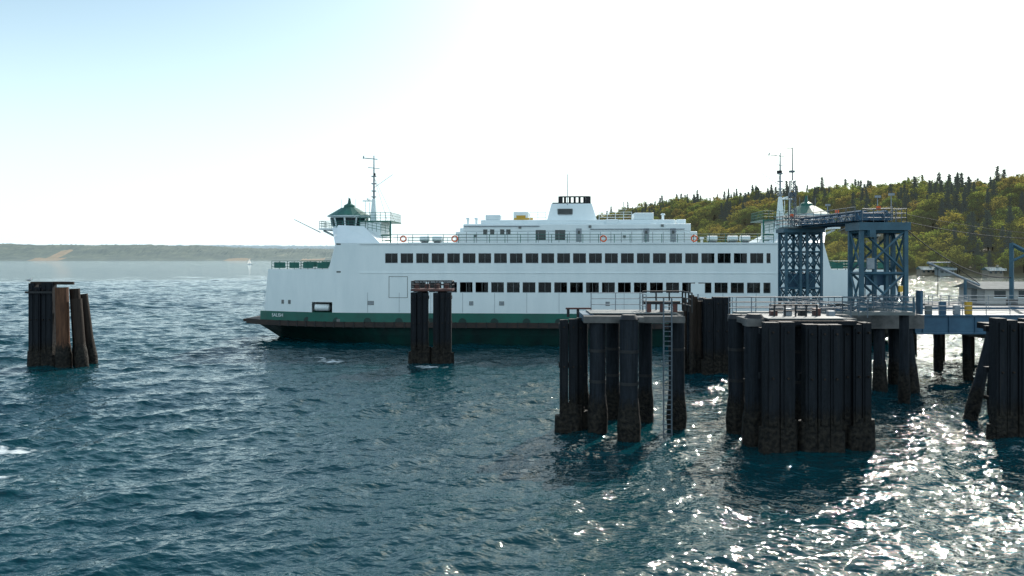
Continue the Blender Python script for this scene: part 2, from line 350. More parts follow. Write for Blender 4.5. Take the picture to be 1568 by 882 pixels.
for sx in(-1,1):
    cx=sx*30.7
    for s2 in(-1,1):
        pts=[(sx*p,s2*(hw(p)-.12),9.45) for p in(30.9,33,35,37,39.4)]
        det.rail(pts,1.05,RAILG,r=.035,step=1.2)
        for p,q in zip(pts[:-1],pts[1:]):
            p=Vector(p);q=Vector(q)
            a=p.lerp(q,.12);b=p.lerp(q,.85)
            det.add([a+Vector((0,0,.15)),b+Vector((0,0,.15)),b+Vector((0,0,.9)),a+Vector((0,0,.9))],[(0,1,2,3)],RAILG)
    det.lathe((cx,0),[(1.6,13.9),(2.05,14.8),(2.2,15.2),(2.5,16.35),(2.5,16.5)],10,[WHITE,WHITE,DGLASS,WHITE],R(18))
    for i in range(10):
        t=2*math.pi*i/10+R(18)
        det.beam((cx+2.22*math.cos(t),2.22*math.sin(t),15.2),(cx+2.53*math.cos(t),2.53*math.sin(t),16.36),.16,WHITE)
    det.lathe((cx,0),[(2.95,16.5),(3.0,16.62),(1.15,17.75),(.8,17.8),(.75,18.1),(.2,18.4)],16,[WHITE,GREEN,GREEN,GREEN,GREEN,GREEN])
    det.cyl((cx,0,18.3),(cx,0,19.1),.28,.12,mat=GREEN)
    det.box((cx-3.2,-3.6,14.65),(cx+3.2,3.6,14.85),WHITE)
    det.rail([(cx+sx*3.1,-3.5,14.85),(cx-sx*3.1,-3.5,14.85),(cx-sx*3.1,3.5,14.85)],.95,RAILG,step=.8)
    det.rail([(cx+sx*3.1,-3.5,14.85),(cx+sx*3.1,3.5,14.85)],.95,RAILG,step=.8)
    det.beam((cx+sx*3.0,-2,14.6),(sx*30.3,-2,12.9),.2,WHITE)
    det.cyl((cx+sx*3.0,-3.4,14.3),(cx+sx*6.3,-4.2,16.0),.06,.04,mat=GREY)
    ax,bx=sorted((sx*25.6,sx*28.4))
    det.box((ax,-3.2,12.75),(bx,3.2,15.7),WHITE)
    det.box((sx*24.2,-3.4,15.7),(sx*28.6,3.4,15.85),GREEN)
    det.rail([(sx*24.3,-3.3,15.85),(sx*28.4,-3.3,15.85)],1.1,RAILG,step=.7)
    det.rail([(sx*24.3,-3.3,15.85),(sx*24.3,3.3,15.85)],1.1,RAILG,step=.7)
    det.rail([(sx*24.3,-3.9,14.0),(sx*27.2,-3.9,14.6)],1.1,RAILG,step=.6)
    for zz in (13.9,13.2): det.beam((sx*24.3,-3.3,zz),(sx*25.6,-3.3,zz),.12,RAILG)
    det.beam((sx*24.3,-3.3,12.75),(sx*24.3,-3.3,15.7),.14,RAILG)
    mx=sx*27.3
    det.frustum((mx-.45,-.45),(mx+.45,.45),15.8,(mx-.2,-.2),(mx+.2,.2),19.0,WHITE)
    det.cyl((mx,0,19),(mx,0,24.9),.15,.07,mat=LGREY)
    det.cyl((mx-1.5,0,24.6),(mx+.5,0,24.4),.06,mat=LGREY)
    det.cyl((mx-1.5,0,24.5),(mx-1.4,0,24.9),.08,mat=LGREY)
    det.cyl((mx-.6,-.8,23.2),(mx+.6,.8,23.2),.05,mat=LGREY)
    for zz in(22.0,21.0,20.0,19.2): det.box((mx-.3,-.3,zz),(mx+.3,.3,zz+.12),LGREY)
    det.box((mx-sx*.2-.2,-.2,22.1),(mx+.2,.2,22.5),BLACK)
    det.cyl((mx,0,18.7),(mx+sx*1.5,-.3,18.7),.08,mat=WHITE); det.box((mx+sx*.6,-1.0,18.8),(mx+sx*.75,1.0,19.0),WHITE)
    det.cyl((mx,0,20.5),(mx-sx*2.6,0,22.3),.03,mat=LGREY)
    for yy in(-2.6,2.6): det.cyl((mx,0,22),(mx-sx*2.4,yy,15.9),.018,n=4,mat=BLACK)
    for yy in(-1.2,1.2): det.cyl((mx+sx*.9,yy,16.9),(mx+sx*.9,yy,18.6),.04,mat=WHITE)
    for k in range(3): det.cyl((cx-1+k,-.5,17.2),(cx-1+k,-.5,18.9+.3*(k%2)),.025,n=5,mat=LGREY)
    det.box((sx*43.7,-3.2,2.4),(sx*44.3,3.2,2.75),GUARD)
det.build('deck_fittings',ferry)
cd=MB()
for k in range(9):
    x=-20+k*5; 
    cm=[WHITE,BLACK,RED,LGREY,BLUED][k%5]
    cd.box((x,-7.6,3.6),(x+4.2,-5.9,4.5),cm); cd.frustum((x+.7,-7.5),(x+3.6,-6.0),4.5,(x+1.2,-7.35),(x+3.1,-6.15),5.1,DGLASS)
    for wx in(x+.8,x+3.4): cd.cyl((wx,-7.62,3.53),(wx,-7.4,3.53),.33,n=12,mat=BLACK)
cd.build('loaded_cars',ferry)
tx=bpy.data.curves.new('name_lettering','FONT'); tx.body='SALISH'; tx.size=.62; tx.extrude=.01; tx.materials.append(WHITE)
to=bpy.data.objects.new('name_lettering',tx); scene.collection.objects.link(to); to.parent=ferry
to.location=(-39.3,-hw(39.3)-.1,3.3); to.rotation_euler=(R(90),0,-math.atan2(hw(37.3)-hw(39.3),2.0))

# ------------------------------------------------------------------ dolphins
def pile(mb,x,y,r,zt,mat=STEELP,lean=(0,0),growth=True,cap=True):
    bx,by=x+lean[0],y+lean[1]
    h=zt+2.0
    def at(z):
        t=(zt-z)/h; return Vector((x+(bx-x)*t,y+(by-y)*t,z))
    mb.cyl(at(-2),at(zt),r,n=18,mat=mat)
    if growth:
        zz=[-2,.2,.7,1.1,1.5,1.9,2.4]; kk=[1.25,1.27,1.3,1.24,1.22,1.12,1.02]
        kk=[k+random.uniform(-.05,.05) for k in kk]
        for i in range(6): mb.cyl(at(zz[i]),at(zz[i+1]),r*kk[i],r*kk[i+1],n=11,mat=mat)
    for zb_ in (zt*.72,zt*.45):
        if cap and random.random()<.6: mb.cyl(at(zb_),at(zb_+.18),r*1.04,n=18,mat=BLACK)
    if cap: mb.cyl(at(zt),at(zt+.28),r*1.12,r*.75,n=18,mat=BLACK)
def panel(mb,x,y,w,zt,n=4,depth=.5,mat=TIMBER,jit=.15):
    pw=w/n
    for i in range(n):
        x0=x-w/2+i*pw; j=random.uniform(-jit,jit); dy=random.uniform(-.12,.12)
        mb.box((x0+.03,y+dy,-2),(x0+pw-.03,y+depth+dy,zt+j),mat)
        mb.box((x0+pw*.25,y+dy-.07,1.5),(x0+pw*.75,y+dy-.01,zt+j-.25),mat)
    for z in(zt-.7,zt*.55):
        mb.box((x-w/2,y+depth+.15,z),(x+w/2,y+depth+.45,z+.35),mat)
        for i in range(n): mb.cyl((x-w/2+(i+.5)*pw,y-.24,z+.17),(x-w/2+(i+.5)*pw,y,z+.17),.06,n=6,mat=BROWNP)
    for i in range(n*2):
        xx=x-w/2+(i+.5)*pw/2
        mb.cyl((xx,y+depth*.5,-2),(xx,y+depth*.5,1.3+random.uniform(-.4,.5)),.52,.42,n=9,mat=mat)
A=MB()
def pA(px,d,r,top,**k): pile(A,X(px,d),d,r,Z(top,d),**k)
panel(A,X(870,51),50.6,1.15,Z(487,51),2); panel(A,X(889,51),51.1,.5,Z(489,51),1)
pA(915,50,.5,490);pA(963,48.6,.55,489);pA(1036,51.4,.5,490);pA(988,54,.45,494);pA(938,54.3,.45,494);pA(890,54.5,.45,494)
z=7.15
A.box((X(893,50),49.4,z-.25),(X(1046,50),50.3,z+.16),CONC); A.box((X(900,54),53.8,z-.25),(X(1046,54),54.6,z+.16),CONC)
A.box((X(893,50),50.3,z-.2),(X(893,50)+.7,53.8,z+.2),BLUED); A.box((X(1046,50)-.7,50.3,z-.2),(X(1046,50),53.8,z+.2),CONC)
A.box((X(950,50),48.4,z-.1),(X(980,50),49.38,z+.18),CONC)
A.box((X(905,50),50.4,z+.23),(X(1040,50),53.6,z+.3),GREY)
A.rail([(X(905,53),53,z+.3),(X(980,53),53,z+.3),(X(980,53),50.6,z+.3)],1.15,LGREY,r=.03,step=1.5)
A.rail([(X(985,53),53.2,z+.3),(X(1046,53),53.2,z+.3),(X(1046,53),50.4,z+.3)],1.25,BLACK,r=.045,step=.9,rows=3)
for k in range(3): A.box((X(990+k*20,51.5),51.2,z+.3),(X(990+k*20,51.5)+.25,51.5,z+.85),RED)
A.box((X(985,51.5),51.15,z+.85),(X(1040,51.5),51.55,z+1.0),BLACK)
for k,px in enumerate((870,885)): A.cyl((X(px,51),51,z),(X(px,51),51,z+.55),.09,mat=BLACK)
A.cyl((X(866,51),50.9,z+.55),(X(905,51),50.9,z+.55),.06,mat=RED)
lx0,lx1=X(1010,50.6),X(1022,50.6)
for x in(lx0,lx1): A.cyl((x,50.0-.75,-.8),(x,50.0-.75,z+1.3),.05,n=6,mat=RAILM)
for i in range(30): A.cyl((lx0,49.25,-.5+i*.3),(lx1,49.25,-.5+i*.3),.03,n=5,mat=RAILM)
A.build('mooring_dolphin')
B=MB()
def pB(px,d,r,top,**k): pile(B,X(px,d),d,r,Z(top,d),**k)
pB(1127,50.2,.48,488);pB(1155,47.5,.55,488);pB(1225,50,.5,492);pB(1270,50.6,.5,492);pB(1185,51,.5,490)
panel(B,X(1194,45),45,1.7,Z(494,45),2,depth=.7,jit=.03)
panel(B,X(1261,45.1),45.1,2.1,Z(497,45),3,depth=.7,jit=.12)
panel(B,X(1297,46.3),46.4,.6,Z(498,46),1,depth=.7); panel(B,X(1322,46),46,1.1,Z(495,46),2,depth=.9,jit=.08)
z=7.2
B.box((X(1135,48),46.9,z-.3),(X(1300,48),47.8,z+.15),CONC); B.box((X(1120,50),50.0,z-.3),(X(1300,50),50.9,z+.15),CONC)
B.box((X(1170,47),45.95,z-.15),(X(1300,47),46.88,z+.1),TIMBER)
B.box((X(1140,48),47.8,z-.25),(X(1140,48)+.8,50,z+.1),CONC); B.box((X(1298,48)-.8,47.8,z-.25),(X(1298,48),50,z+.1),BLUE)
B.box((X(1175,46.5),46.3,z+.16),(X(1295,46.5),50.4,z+.22),GREY)
B.rail([(X(1120,50),50.6,z+.2),(X(1296,50),50.6,z+.2),(X(1296,50),47,z+.2)],1.05,RAILM,r=.028,step=1.3)
B.rail([(X(1185,48),47.9,z+.2),(X(1250,48),47.9,z+.2)],.7,BLACK,r=.05,rows=2,step=.6)
for k in range(5): B.box((X(1180+k*22,48.5),48.4,z+.2),(X(1190+k*22,48.5),48.8,z+.5+.15*(k%2)),[RED,LGREY,BLACK][k%3])
B.build('mooring_dolphin')
L=MB(); d=81
panel(L,X(62,d),d,2.5,Z(436,d),4,depth=.8,jit=.3)
panel(L,X(62,d)-.1,d+1.4,2.3,Z(440,d),4,depth=.6,jit=.3)
pile(L,X(93,d),d+.2,.62,Z(440,d),mat=RUSTP,cap=False,lean=(.35,-.2)); pile(L,X(101,d),d+1.6,.5,Z(443,d),mat=BROWNP,cap=False,lean=(.5,.2))
pile(L,X(113,d),d+.5,.5,Z(458,d),mat=BROWNP,cap=False,lean=(.7,0)); pile(L,X(106,d),d+2.6,.45,Z(452,d),mat=BROWNP,lean=(1.0,.4),cap=False)
L.box((X(41,d),d-.32,Z(449,d)),(X(82,d),d-.24,Z(446,d)),BLACK)
L.box((X(45,d),d+.2,Z(436,d)),(X(110,d),d+.5,Z(436,d)+.3),BROWNP)
L.cyl((X(45,d),d+.3,Z(436,d)),(X(45,d),d+.3,Z(432,d)),.08,mat=BROWNP)
L.build('piling_dolphin')
M=MB(); d=82.6
panel(M,X(642,d),d,1.8,Z(448,d),3,depth=.8,jit=.05); panel(M,X(677,d),d,1.9,Z(448,d),3,depth=.8,jit=.05)
pile(M,X(645,d),d+2.2,.5,Z(450,d)); pile(M,X(675,d),d+2.2,.5,Z(450,d))
z0=Z(448,d)
M.box((X(629,d),d-.05,z0+.15),(X(693,d),d+2.8,z0+.35),RED)
M.rail([(X(630,d),d,z0+.4),(X(692,d),d,z0+.4),(X(692,d),d+2.6,z0+.4),(X(630,d),d+2.6,z0+.4),(X(630,d),d,z0+.4)],.75,BLACK,r=.045,step=.8,rows=2)
for k in range(4): M.box((X(634+k*15,d),d+.8,z0+.4),(X(641+k*15,d),d+1.4,z0+.85),RED)
M.build('piling_dolphin')
C=MB(); d=74.5
panel(C,X(1099,d),d,2.5,Z(456,d),3,depth=.8,jit=.1)
for px,t in((1053,458),(1061,452),(1070,455),(1075,462)): pile(C,X(px,d),d+random.uniform(0,1.5),.22,Z(t,d),mat=BROWNP,growth=False,cap=False)
pile(C,X(1066,d),d+2,.45,Z(470,d)); pile(C,X(1085,d),d+2.4,.45,Z(462,d))
for py in(470,500,530): C.box((X(1050,d),d+1.2,Z(py,d)),(X(1085,d),d+1.5,Z(py,d)+.35),TIMBER)
C.box((X(1057,d),d-.3,Z(450,d)),(X(1078,d),d-.22,Z(434,d)),WHITE)
C.cyl((X(1068,d),d-.2,Z(456,d)),(X(1068,d),d-.2,Z(434,d)),.06,mat=LGREY)
C.build('piling_dolphin')
E=MB(); d=48
panel(E,X(1550,d),d,2.0,Z(492,d),3,depth=.8,jit=.2)
panel(E,X(1596,d),d+.4,1.5,Z(486,d),3,depth=.8,jit=.2)
pile(E,X(1522,55),55,.36,Z(500,55),mat=STEELP,lean=(-2.3,-.3),cap=False); pile(E,X(1532,55),56,.36,Z(500,55),mat=STEELP,lean=(.5,.4),cap=False)
pile(E,X(1548,52),52.2,.45,Z(498,52)); 
E.cyl((X(1495,55),55.3,1.6),(X(1560,53),53,1.0),.14,mat=BROWNP); E.cyl((X(1500,55),55.3,3.2),(X(1560,53),53,4.2),.14,mat=BROWNP)
E.box((X(1515,55),51.8,6.0),(X(1570,55),56.5,6.4),TIMBER)
E.build('piling_dolphin')

# ------------------------------------------------------------------ gantry
gan=empty('linkspan_gantry')
def lattice(mb,x0,x1,y0,y1,z0,z1,n,mat,w=.28,wb=.13):
    for x in(x0,x1):
        for y in(y0,y1): mb.box((x-w/2,y-w/2,z0),(x+w/2,y+w/2,z1),mat)
    h=(z1-z0)/n
    for i in range(n):
        a,b=z0+i*h,z0+(i+1)*h
        for (p,q) in(((x0,y0),(x1,y0)),((x0,y1),(x1,y1)),((x0,y0),(x0,y1)),((x1,y0),(x1,y1))):
            mb.beam((*p,a),(*q,b),wb,mat); mb.beam((*q,a),(*p,b),wb,mat)
            mb.beam((*p,b-.1),(*q,b-.1),wb*1.2,mat)
T=MB()
xa,xb=28.95,32.6
lattice(T,xa,xb,66.6,68.8,6.2,13.2,2,BLUE,w=.32,wb=.15)
T.box((xa+1.3,67.2,6.2),(xa+1.55,67.6,13),BLUE); T.box((xa+2.3,67.2,6.2),(xa+2.55,67.6,13),BLUE)
T.box((xa-.3,66.3,13.2),(xb+.3,69.1,13.85),BLUE)
T.box((xa+.4,65.9,12.6),(xa+.9,69.3,13.2),BLUE)
T.box((xa-.5,66.0,6.4),(xb+.5,66.35,7.2),BLUE)
xc_,xd_=26.95,30.4
lattice(T,xc_,xc_+1.4,79,81,6.2,13.4,4,BLUE,w=.24,wb=.11)
lattice(T,xd_-1.4,xd_,79,81,6.2,13.4,4,BLUE,w=.24,wb=.11)
T.box((xc_-.3,78.8,13.4),(xd_+.3,81.2,13.8),BLUE)
T.build('towers',gan)
G=MB()
for x in(28.9,31.0):
    for zz in(13.95,14.75):
        G.beam((x,66.5,zz),(x-.6,80.8,zz),.17,BLUED)
    for k in range(9):
        a=66.5+k*1.6; xx=x-.6*(a-66.5)/14.3; G.beam((xx,a,13.95),(xx-.04,a+.8,14.75),.09,BLUED); G.beam((xx-.04,a+.8,14.75),(xx-.07,a+1.6,13.95),.09,BLUED)
G.add([(28.4,66.3,14.0),(31.4,66.3,14.0),(30.7,81,14.0),(27.7,81,14.0)],[(0,1,2,3)],GREY)
G.rail([(28.3,66.3,14.0),(27.6,81.0,14.0)],1.1,RAILM,step=1.6); G.rail([(31.4,66.3,14.0),(30.8,81.0,14.0)],1.1,RAILM,step=1.6)
G.box((27,78.6,13.8),(30.8,81.4,13.95),GREY)
G.rail([(26.5,78.7,13.9),(30.8,78.7,13.9)],1.1,RAILM,step=.9); G.rail([(26.5,78.7,13.9),(26.5,81.2,13.9),(30.8,81.2,13.9)],1.1,RAILM,step=.9)
G.rail([(xa,66.4,13.87),(xb,66.4,13.87),(xb,69,13.87)],1.1,RAILM,step=.9)
for y in(67,68.4,79.6,80.6):
    G.cyl((29.4,y,14.4),(29.4,y+.25,14.4),.42,n=18,mat=BLUED); G.cyl((31.4,y,14.35),(31.4,y+.25,14.35),.35,n=18,mat=BLUED)
for y in(67.6,80): G.box((30.0,y-.4,13.96),(30.9,y+.4,14.6),BLUED); 
for y in(67.0,69.5,80.5): G.cyl((31.6,y,14),(31.6,y,16.2),.04,n=6,mat=LGREY); G.box((31.4,y-.1,16.1),(31.85,y+.1,16.3),LGREY)
for (x,y) in((27.3,78.8),(30.2,66.5),(29,72)): G.box((x,y,14.9),(x+.3,y+.2,15.2),ORANGE)
mx,my=27.9,80
for a,b in((-.2,-.2),(.2,-.2),(.2,.2),(-.2,.2)): G.cyl((mx+a*1.6,my+b*1.6,13.9),(mx+a,my+b,18.6),.055,n=5,mat=RAILM)
for k in range(9):
    zz=13.9+k*.52
    G.cyl((mx-.28,my-.28,zz),(mx+.28,my-.28,zz+.5),.035,n=4,mat=RAILM); G.cyl((mx+.28,my-.28,zz),(mx-.28,my-.28,zz+.5),.035,n=4,mat=RAILM); G.cyl((mx+.28,my-.28,zz),(mx+.28,my+.28,zz+.5),.035,n=4,mat=RAILM)
G.cyl((mx,my,18.6),(mx,my,21.9),.07,.05,n=6,mat=RAILM); G.box((mx-.35,my-.2,17.0),(mx+.35,my+.2,17.4),RAILM); G.cyl((mx-.6,my,21.8),(mx,my,21.8),.04,n=5,mat=RAILM); G.box((mx-.3,my-.15,19.4),(mx+.2,my+.15,19.6),RAILM)
for x in(29.6,31.6):
    for y in(67.4,68.1): G.cyl((x,y,7),(x,y,13.3),.035,n=5,mat=BLACK)
G.box((xa+1.0,67.7,8.6),(xa+3.0,68.2,9.6),BLUED)
G.box((xc_+.4,79.6,8.0),(xd_-.4,80.4,9.4),BLUED)
G.box((xa+.3,66.2,10.0),(xa+.9,66.4,10.9),LGREY); G.box((xb-.7,66.2,8.1),(xb-.4,66.4,8.6),YELLOW)
G.build('walkway_machinery',gan)
P=MB()
P.box((xa-.9,65.9,5.1),(xb+1.2,69.5,6.2),CONC); P.box((xc_-.8,78.4,5.1),(xd_+.8,81.8,6.2),CONC)
for x,l in((30.4,0),(xb+.1,.5)):
    pile(P,x,66.6,.45,5.1,lean=(l,-.3),cap=False); pile(P,x,68.9,.45,5.1,lean=(l,.6),cap=False)
for x in(xa+.2,): pile(P,x,68.2,.45,5.1,cap=False)
for x in(xc_,xd_): pile(P,x,79.3,.45,5.1,cap=False); pile(P,x,81,.45,5.1,cap=False)
P.build('pile_caps',gan)
K=MB()
K.box((17.0,60.9,6.55),(30.5,62.1,6.8),GREY); K.rail([(17,60.95,6.8),(30.4,60.95,6.8)],1.1,RAILM,r=.028,step=1.5); K.rail([(17,62.05,6.8),(30.4,62.05,6.8)],1.1,RAILM,r=.028,step=1.5)
K.box((29.3,62.1,6.55),(30.5,66.6,6.8),GREY); K.rail([(29.3,62.1,6.8),(29.3,66,6.8)],1.1,RAILM,r=.03,step=1.5); K.rail([(30.5,61,6.8),(30.5,66,6.8)],1.1,BLUE,r=.05,step=1.5)
K.box((20.6,51,6.55),(21.6,60.9,6.8),GREY); K.rail([(20.6,51.2,6.8),(20.6,60.9,6.8)],1.1,RAILM,r=.028,step=1.5); K.rail([(21.6,51.2,6.8),(21.6,60.9,6.8)],1.1,RAILM,r=.028,step=1.5)
for x in(18,24.5,30): pile(K,x,61.5,.35,6.5,cap=False)
K.build('access_catwalk')
S=MB()
S.box((33.9,67.6,4.5),(80,68.1,6.1),BLUED); S.box((33.9,67.45,4.5),(80,68.2,4.62),BLUED); S.box((33.9,67.45,6.0),(80,68.2,6.12),BLUED)
for k in range(20): S.box((34.5+k*2.2,67.5,4.62),(34.58+k*2.2,67.6,6.0),BLUED)
S.box((31.5,78.6,4.5),(80,79.1,6.1),BLUED)
S.box((32.5,68.2,5.6),(80,78.6,5.9),GREY)
S.rail([(34,67.8,6.12),(80,67.8,6.12)],1.1,LGREY,r=.03,step=2); S.rail([(33,78.8,6.12),(80,78.8,6.12)],1.1,LGREY,r=.03,step=2)
S.box((33.9,66.7,6.2),(34.1,67.5,8.2),BLUED)
for k,x in enumerate((35.2,36.4,37.6,38.6)): S.box((x,68.3,6.1),(x+.5,68.6,6.9+.3*(k%2)),[GREY,BLUED,LGREY,YELLOW][k])
for x in(41.5,48,56,64,72):
    S.box((x-.5,67.2,3.9),(x+.5,79.5,4.5),CONC)
    for y in(68.2,73.5,78.6): pile(S,x,y,.33,3.9,cap=False,lean=(random.uniform(-.4,.4),0))
S.box((45,79.2,5.3),(95,93,5.9),CONC)
for x in range(46,95,6):
    for y in(80.5,86,92): pile(S,x,y,.3,5.3,cap=False,growth=False,mat=BROWNP)
S.rail([(45,79.3,5.9),(45,92.8,5.9)],1.1,LGREY,r=.03)
S.build('vehicle_linkspan_pier')
H=MB()
x0,x1,y0,y1=50.6,62,86,91; zb,zt=5.92,7.6
H.box((x0,y0,zb),(x1,y1,zt),pmat('terminal_cream_wall',(.45,.44,.41),(.36,.36,.34),1,.7))
RO=pmat('terminal_metal_roof',(.16,.18,.18),(.11,.13,.13),1.5,.8,spec=.2)
ym=(y0+y1)/2
H.add([(x0-.5,y0-.5,zt),(x1+.5,y0-.5,zt),(x1+.5,ym,zt+.7),(x0-.5,ym,zt+.7),(x0-.5,y1+.5,zt),(x1+.5,y1+.5,zt)],[(0,1,2,3),(3,2,5,4),(0,3,4),(1,5,2)],RO)
for k in range(4): H.box((x0+1+k*2.6,y0-.04,6.7),(x0+2.2+k*2.6,y0,7.4),DGLASS); H.box((x0+.9+k*2.6,y0-.06,6.6),(x0+2.3+k*2.6,y0-.04,6.7),WHITE)
H.box((x0-.04,87.5,6.0),(x0,88.5,7.5),GREY)
H.build('terminal_building')
Q=MB(); d=84
Q.cyl((X(1478,d),d,5.9),(X(1478,d),d,8.6),.16,mat=BLUE); 
Q.cyl((X(1420,d),d,Z(402,d)),(X(1500,d),d,Z(437,d)),.13,mat=LGREY); Q.cyl((X(1420,d),d,Z(402,d)),(X(1455,d),d,Z(402,d)),.06,mat=LGREY); Q.cyl((X(1455,d),d,Z(402,d)),(X(1500,d),d,Z(435,d)),.04,mat=BLACK)
Q.cyl((X(1436,d),d,Z(409,d)),(X(1436,d),d,Z(455,d)),.03,n=5,mat=BLACK)
Q.build('pier_boom_crane')
Q=MB(); d=80
Q.beam((X(1549,d),d,Z(465,d)),(X(1549,d),d,Z(372,d)),.35,BLUE); Q.beam((X(1549,d),d,Z(374,d)),(X(1600,d),d,Z(400,d)),.3,BLUE); Q.beam((X(1549,d),d,Z(400,d)),(X(1575,d),d,Z(388,d)),.2,BLUE); Q.box((X(1543,d),d-.3,Z(467,d)),(X(1556,d),d+.3,Z(458,d)),CONC)
Q.build('cable_support_frame')
Wc=MB()
def sag(a,b,s,r=.03,n=16):
    a=Vector(a);b=Vector(b);pp=[a.lerp(b,i/n)-Vector((0,0,s*4*(i/n)*(1-i/n))) for i in range(n+1)]
    for p,q in zip(pp[:-1],pp[1:]): Wc.cyl(p,q,r,n=4,mat=BLACK)
sag((32.8,67.5,14.0),(X(1620,95),95,Z(365,95)),.5); sag((32.8,67.5,13.6),(X(1549,80),80,Z(425,80)),1.2,.05); sag((32.8,67.3,14.6),(X(1620,95),95,Z(360,95)),.3,.02)
Wc.build('overhead_cables')

# ------------------------------------------------------------------ gull
gd=81.3; gx,gy,gz=X(45,gd),81.3,Z(432,81)
def skin(name,pts,edges,rad,mat,sub=2):
    me=bpy.data.meshes.new(name); me.from_pydata(pts,edges,[]); o=bpy.data.objects.new(name,me); scene.collection.objects.link(o)
    m=o.modifiers.new('s','SKIN'); 
    for i,r in enumerate(rad): me.skin_vertices[0].data[i].radius=r if isinstance(r,tuple) else (r,r)
    me.skin_vertices[0].data[0].use_root=True
    s_=o.modifiers.new('sub','SUBSURF'); s_.levels=sub; s_.render_levels=sub; me.materials.append(mat); return o
gull=empty('gull',(gx,gy,gz))
GW=pmat('gull_white_feathers',(.75,.75,.73),(.65,.65,.64),20,.8); GG=pmat('gull_grey_wing',(.28,.3,.33),(.2,.22,.25),20,.8)
o=skin('body',[(0,0,.2),(.12,0,.24),(.19,0,.34),(.22,0,.41),(-.14,0,.17),(-.3,0,.15)],[(0,1),(1,2),(2,3),(0,4),(4,5)],[(.09,.1),(.075,.08),(.045,.045),(.05,.05),(.07,.06),(.03,.015)],GW); o.parent=gull
o=skin('wings',[(.1,-.08,.24),(-.1,-.09,.21),(-.34,-.03,.17)],[(0,1),(1,2)],[(.03,.06),(.03,.06),(.01,.015)],GG); o.parent=gull
o=skin('beak',[(.25,0,.41),(.31,0,.4)],[(0,1)],[.016,.008],YELLOW,1); o.parent=gull
lg=MB()
for y in(-.035,.035): lg.cyl((0,y,0),(0,y,.13),.01,n=5,mat=YELLOW); lg.box((-.01,y-.025,0),(.06,y+.025,.01),YELLOW)
lg.build('legs',gull)
# sailboat
SAIL,nt,b=newmat('translucent_sailcloth'); t=N(nt,'ShaderNodeBsdfTranslucent'); t.inputs[0].default_value=(.8,.8,.76,1); dd_=N(nt,'ShaderNodeBsdfDiffuse'); dd_.inputs[0].default_value=(.8,.8,.78,1)
mxs=N(nt,'ShaderNodeMixShader'); mxs.inputs[0].default_value=.5; nt.links.new(dd_.outputs[0],mxs.inputs[1]); nt.links.new(t.outputs[0],mxs.inputs[2]); nt.links.new(mxs.outputs[0],nt.nodes['Material Output'].inputs[0])
sb=MB(); d=1350; bx=X(382,d)
prof=[(-4,.1),(-3,.9),(0,1.5),(3,1.3),(4.2,1.0)]
for (xa_,wa),(xb_,wb_) in zip(prof[:-1],prof[1:]):
    for s_ in(-1,1): sb.add([(bx+xa_,d+s_*wa*.6,-.3),(bx+xb_,d+s_*wb_*.6,-.3),(bx+xb_,d+s_*wb_,1.1),(bx+xa_,d+s_*wa,1.1)],[(0,1,2,3)],WHITE)
    sb.add([(bx+xa_,d-wa,1.1),(bx+xb_,d-wb_,1.1),(bx+xb_,d+wb_,1.1),(bx+xa_,d+wa,1.1)],[(0,1,2,3)],WHITE)
sb.cyl((bx,d,1),(bx,d,10),.1,mat=LGREY); sb.box((bx-.8,d-.6,1.1),(bx+2,d+.6,1.7),WHITE)
sb.add([(bx+.1,d,2),(bx+3.2,d+.5,2.1),(bx+1.2,d+.2,6),(bx+.1,d,9.8)],[(0,1,2,3)],SAIL); sb.add([(bx-.1,d,9),(bx-3.5,d,1.4),(bx-.4,d+.4,2)],[(0,1,2)],SAIL)
sb.build('sailboat')

# ------------------------------------------------------------------ terrain / hillside
from mathutils import noise as mn
SH=[(700,330),(330,425),(245,480),(150,850),(10,1380),(120,1800),(900,2300)]
def inland(x,y):
    best=1e9; sgn=1
    for (ax,ay),(bx,by) in zip(SH[:-1],SH[1:]):
        dx,dy=bx-ax,by-ay; t=max(0,min(1,((x-ax)*dx+(y-ay)*dy)/(dx*dx+dy*dy)))
        qx,qy=ax+t*dx,ay+t*dy; dd=math.hypot(x-qx,y-qy)
        if dd<best-1e-6: best=dd; sgn=1 if (dx*(y-ay)-dy*(x-ax))<0 else -1
    return best*sgn
def ss(t): t=max(0,min(1,t)); return t*t*(3-2*t)
def terr(x,y):
    d_=inland(x,y)
    if d_<0: return max(-3,d_*.05)
    top=56+21*ss((y-560)/700)
    h=1.6*ss(d_/12)+top*ss((d_-14)/175)
    h+=(mn.noise(Vector((x*.012,y*.012,3)))*13+mn.noise(Vector((x*.035,y*.035,1)))*4)*ss(d_/80)
    return h
tm=bpy.data.meshes.new('hillside'); nx,ny=110,130
vs=[];fs=[]
for j in range(ny+1):
    for i in range(nx+1):
        x=-10+910*i/nx; y=330+1560*j/ny; vs.append((x,y,terr(x,y)))
for j in range(ny):
    for i in range(nx):
        a=j*(nx+1)+i; fs.append((a,a+1,a+nx+2,a+nx+1))
tm.from_pydata(vs,[],fs); tm.polygons.foreach_set('use_smooth',[True]*len(fs))
tm.materials.append(pmat('hillside_soil_scrub',(.04,.05,.02),(.08,.07,.04),.08,.9,haze_emis=(.42,.44,.34),es=.07,c3=(.15,.13,.09)))  # weak emission stands in for haze over the slope
ho=bpy.data.objects.new('hillside',tm); scene.collection.objects.link(ho)

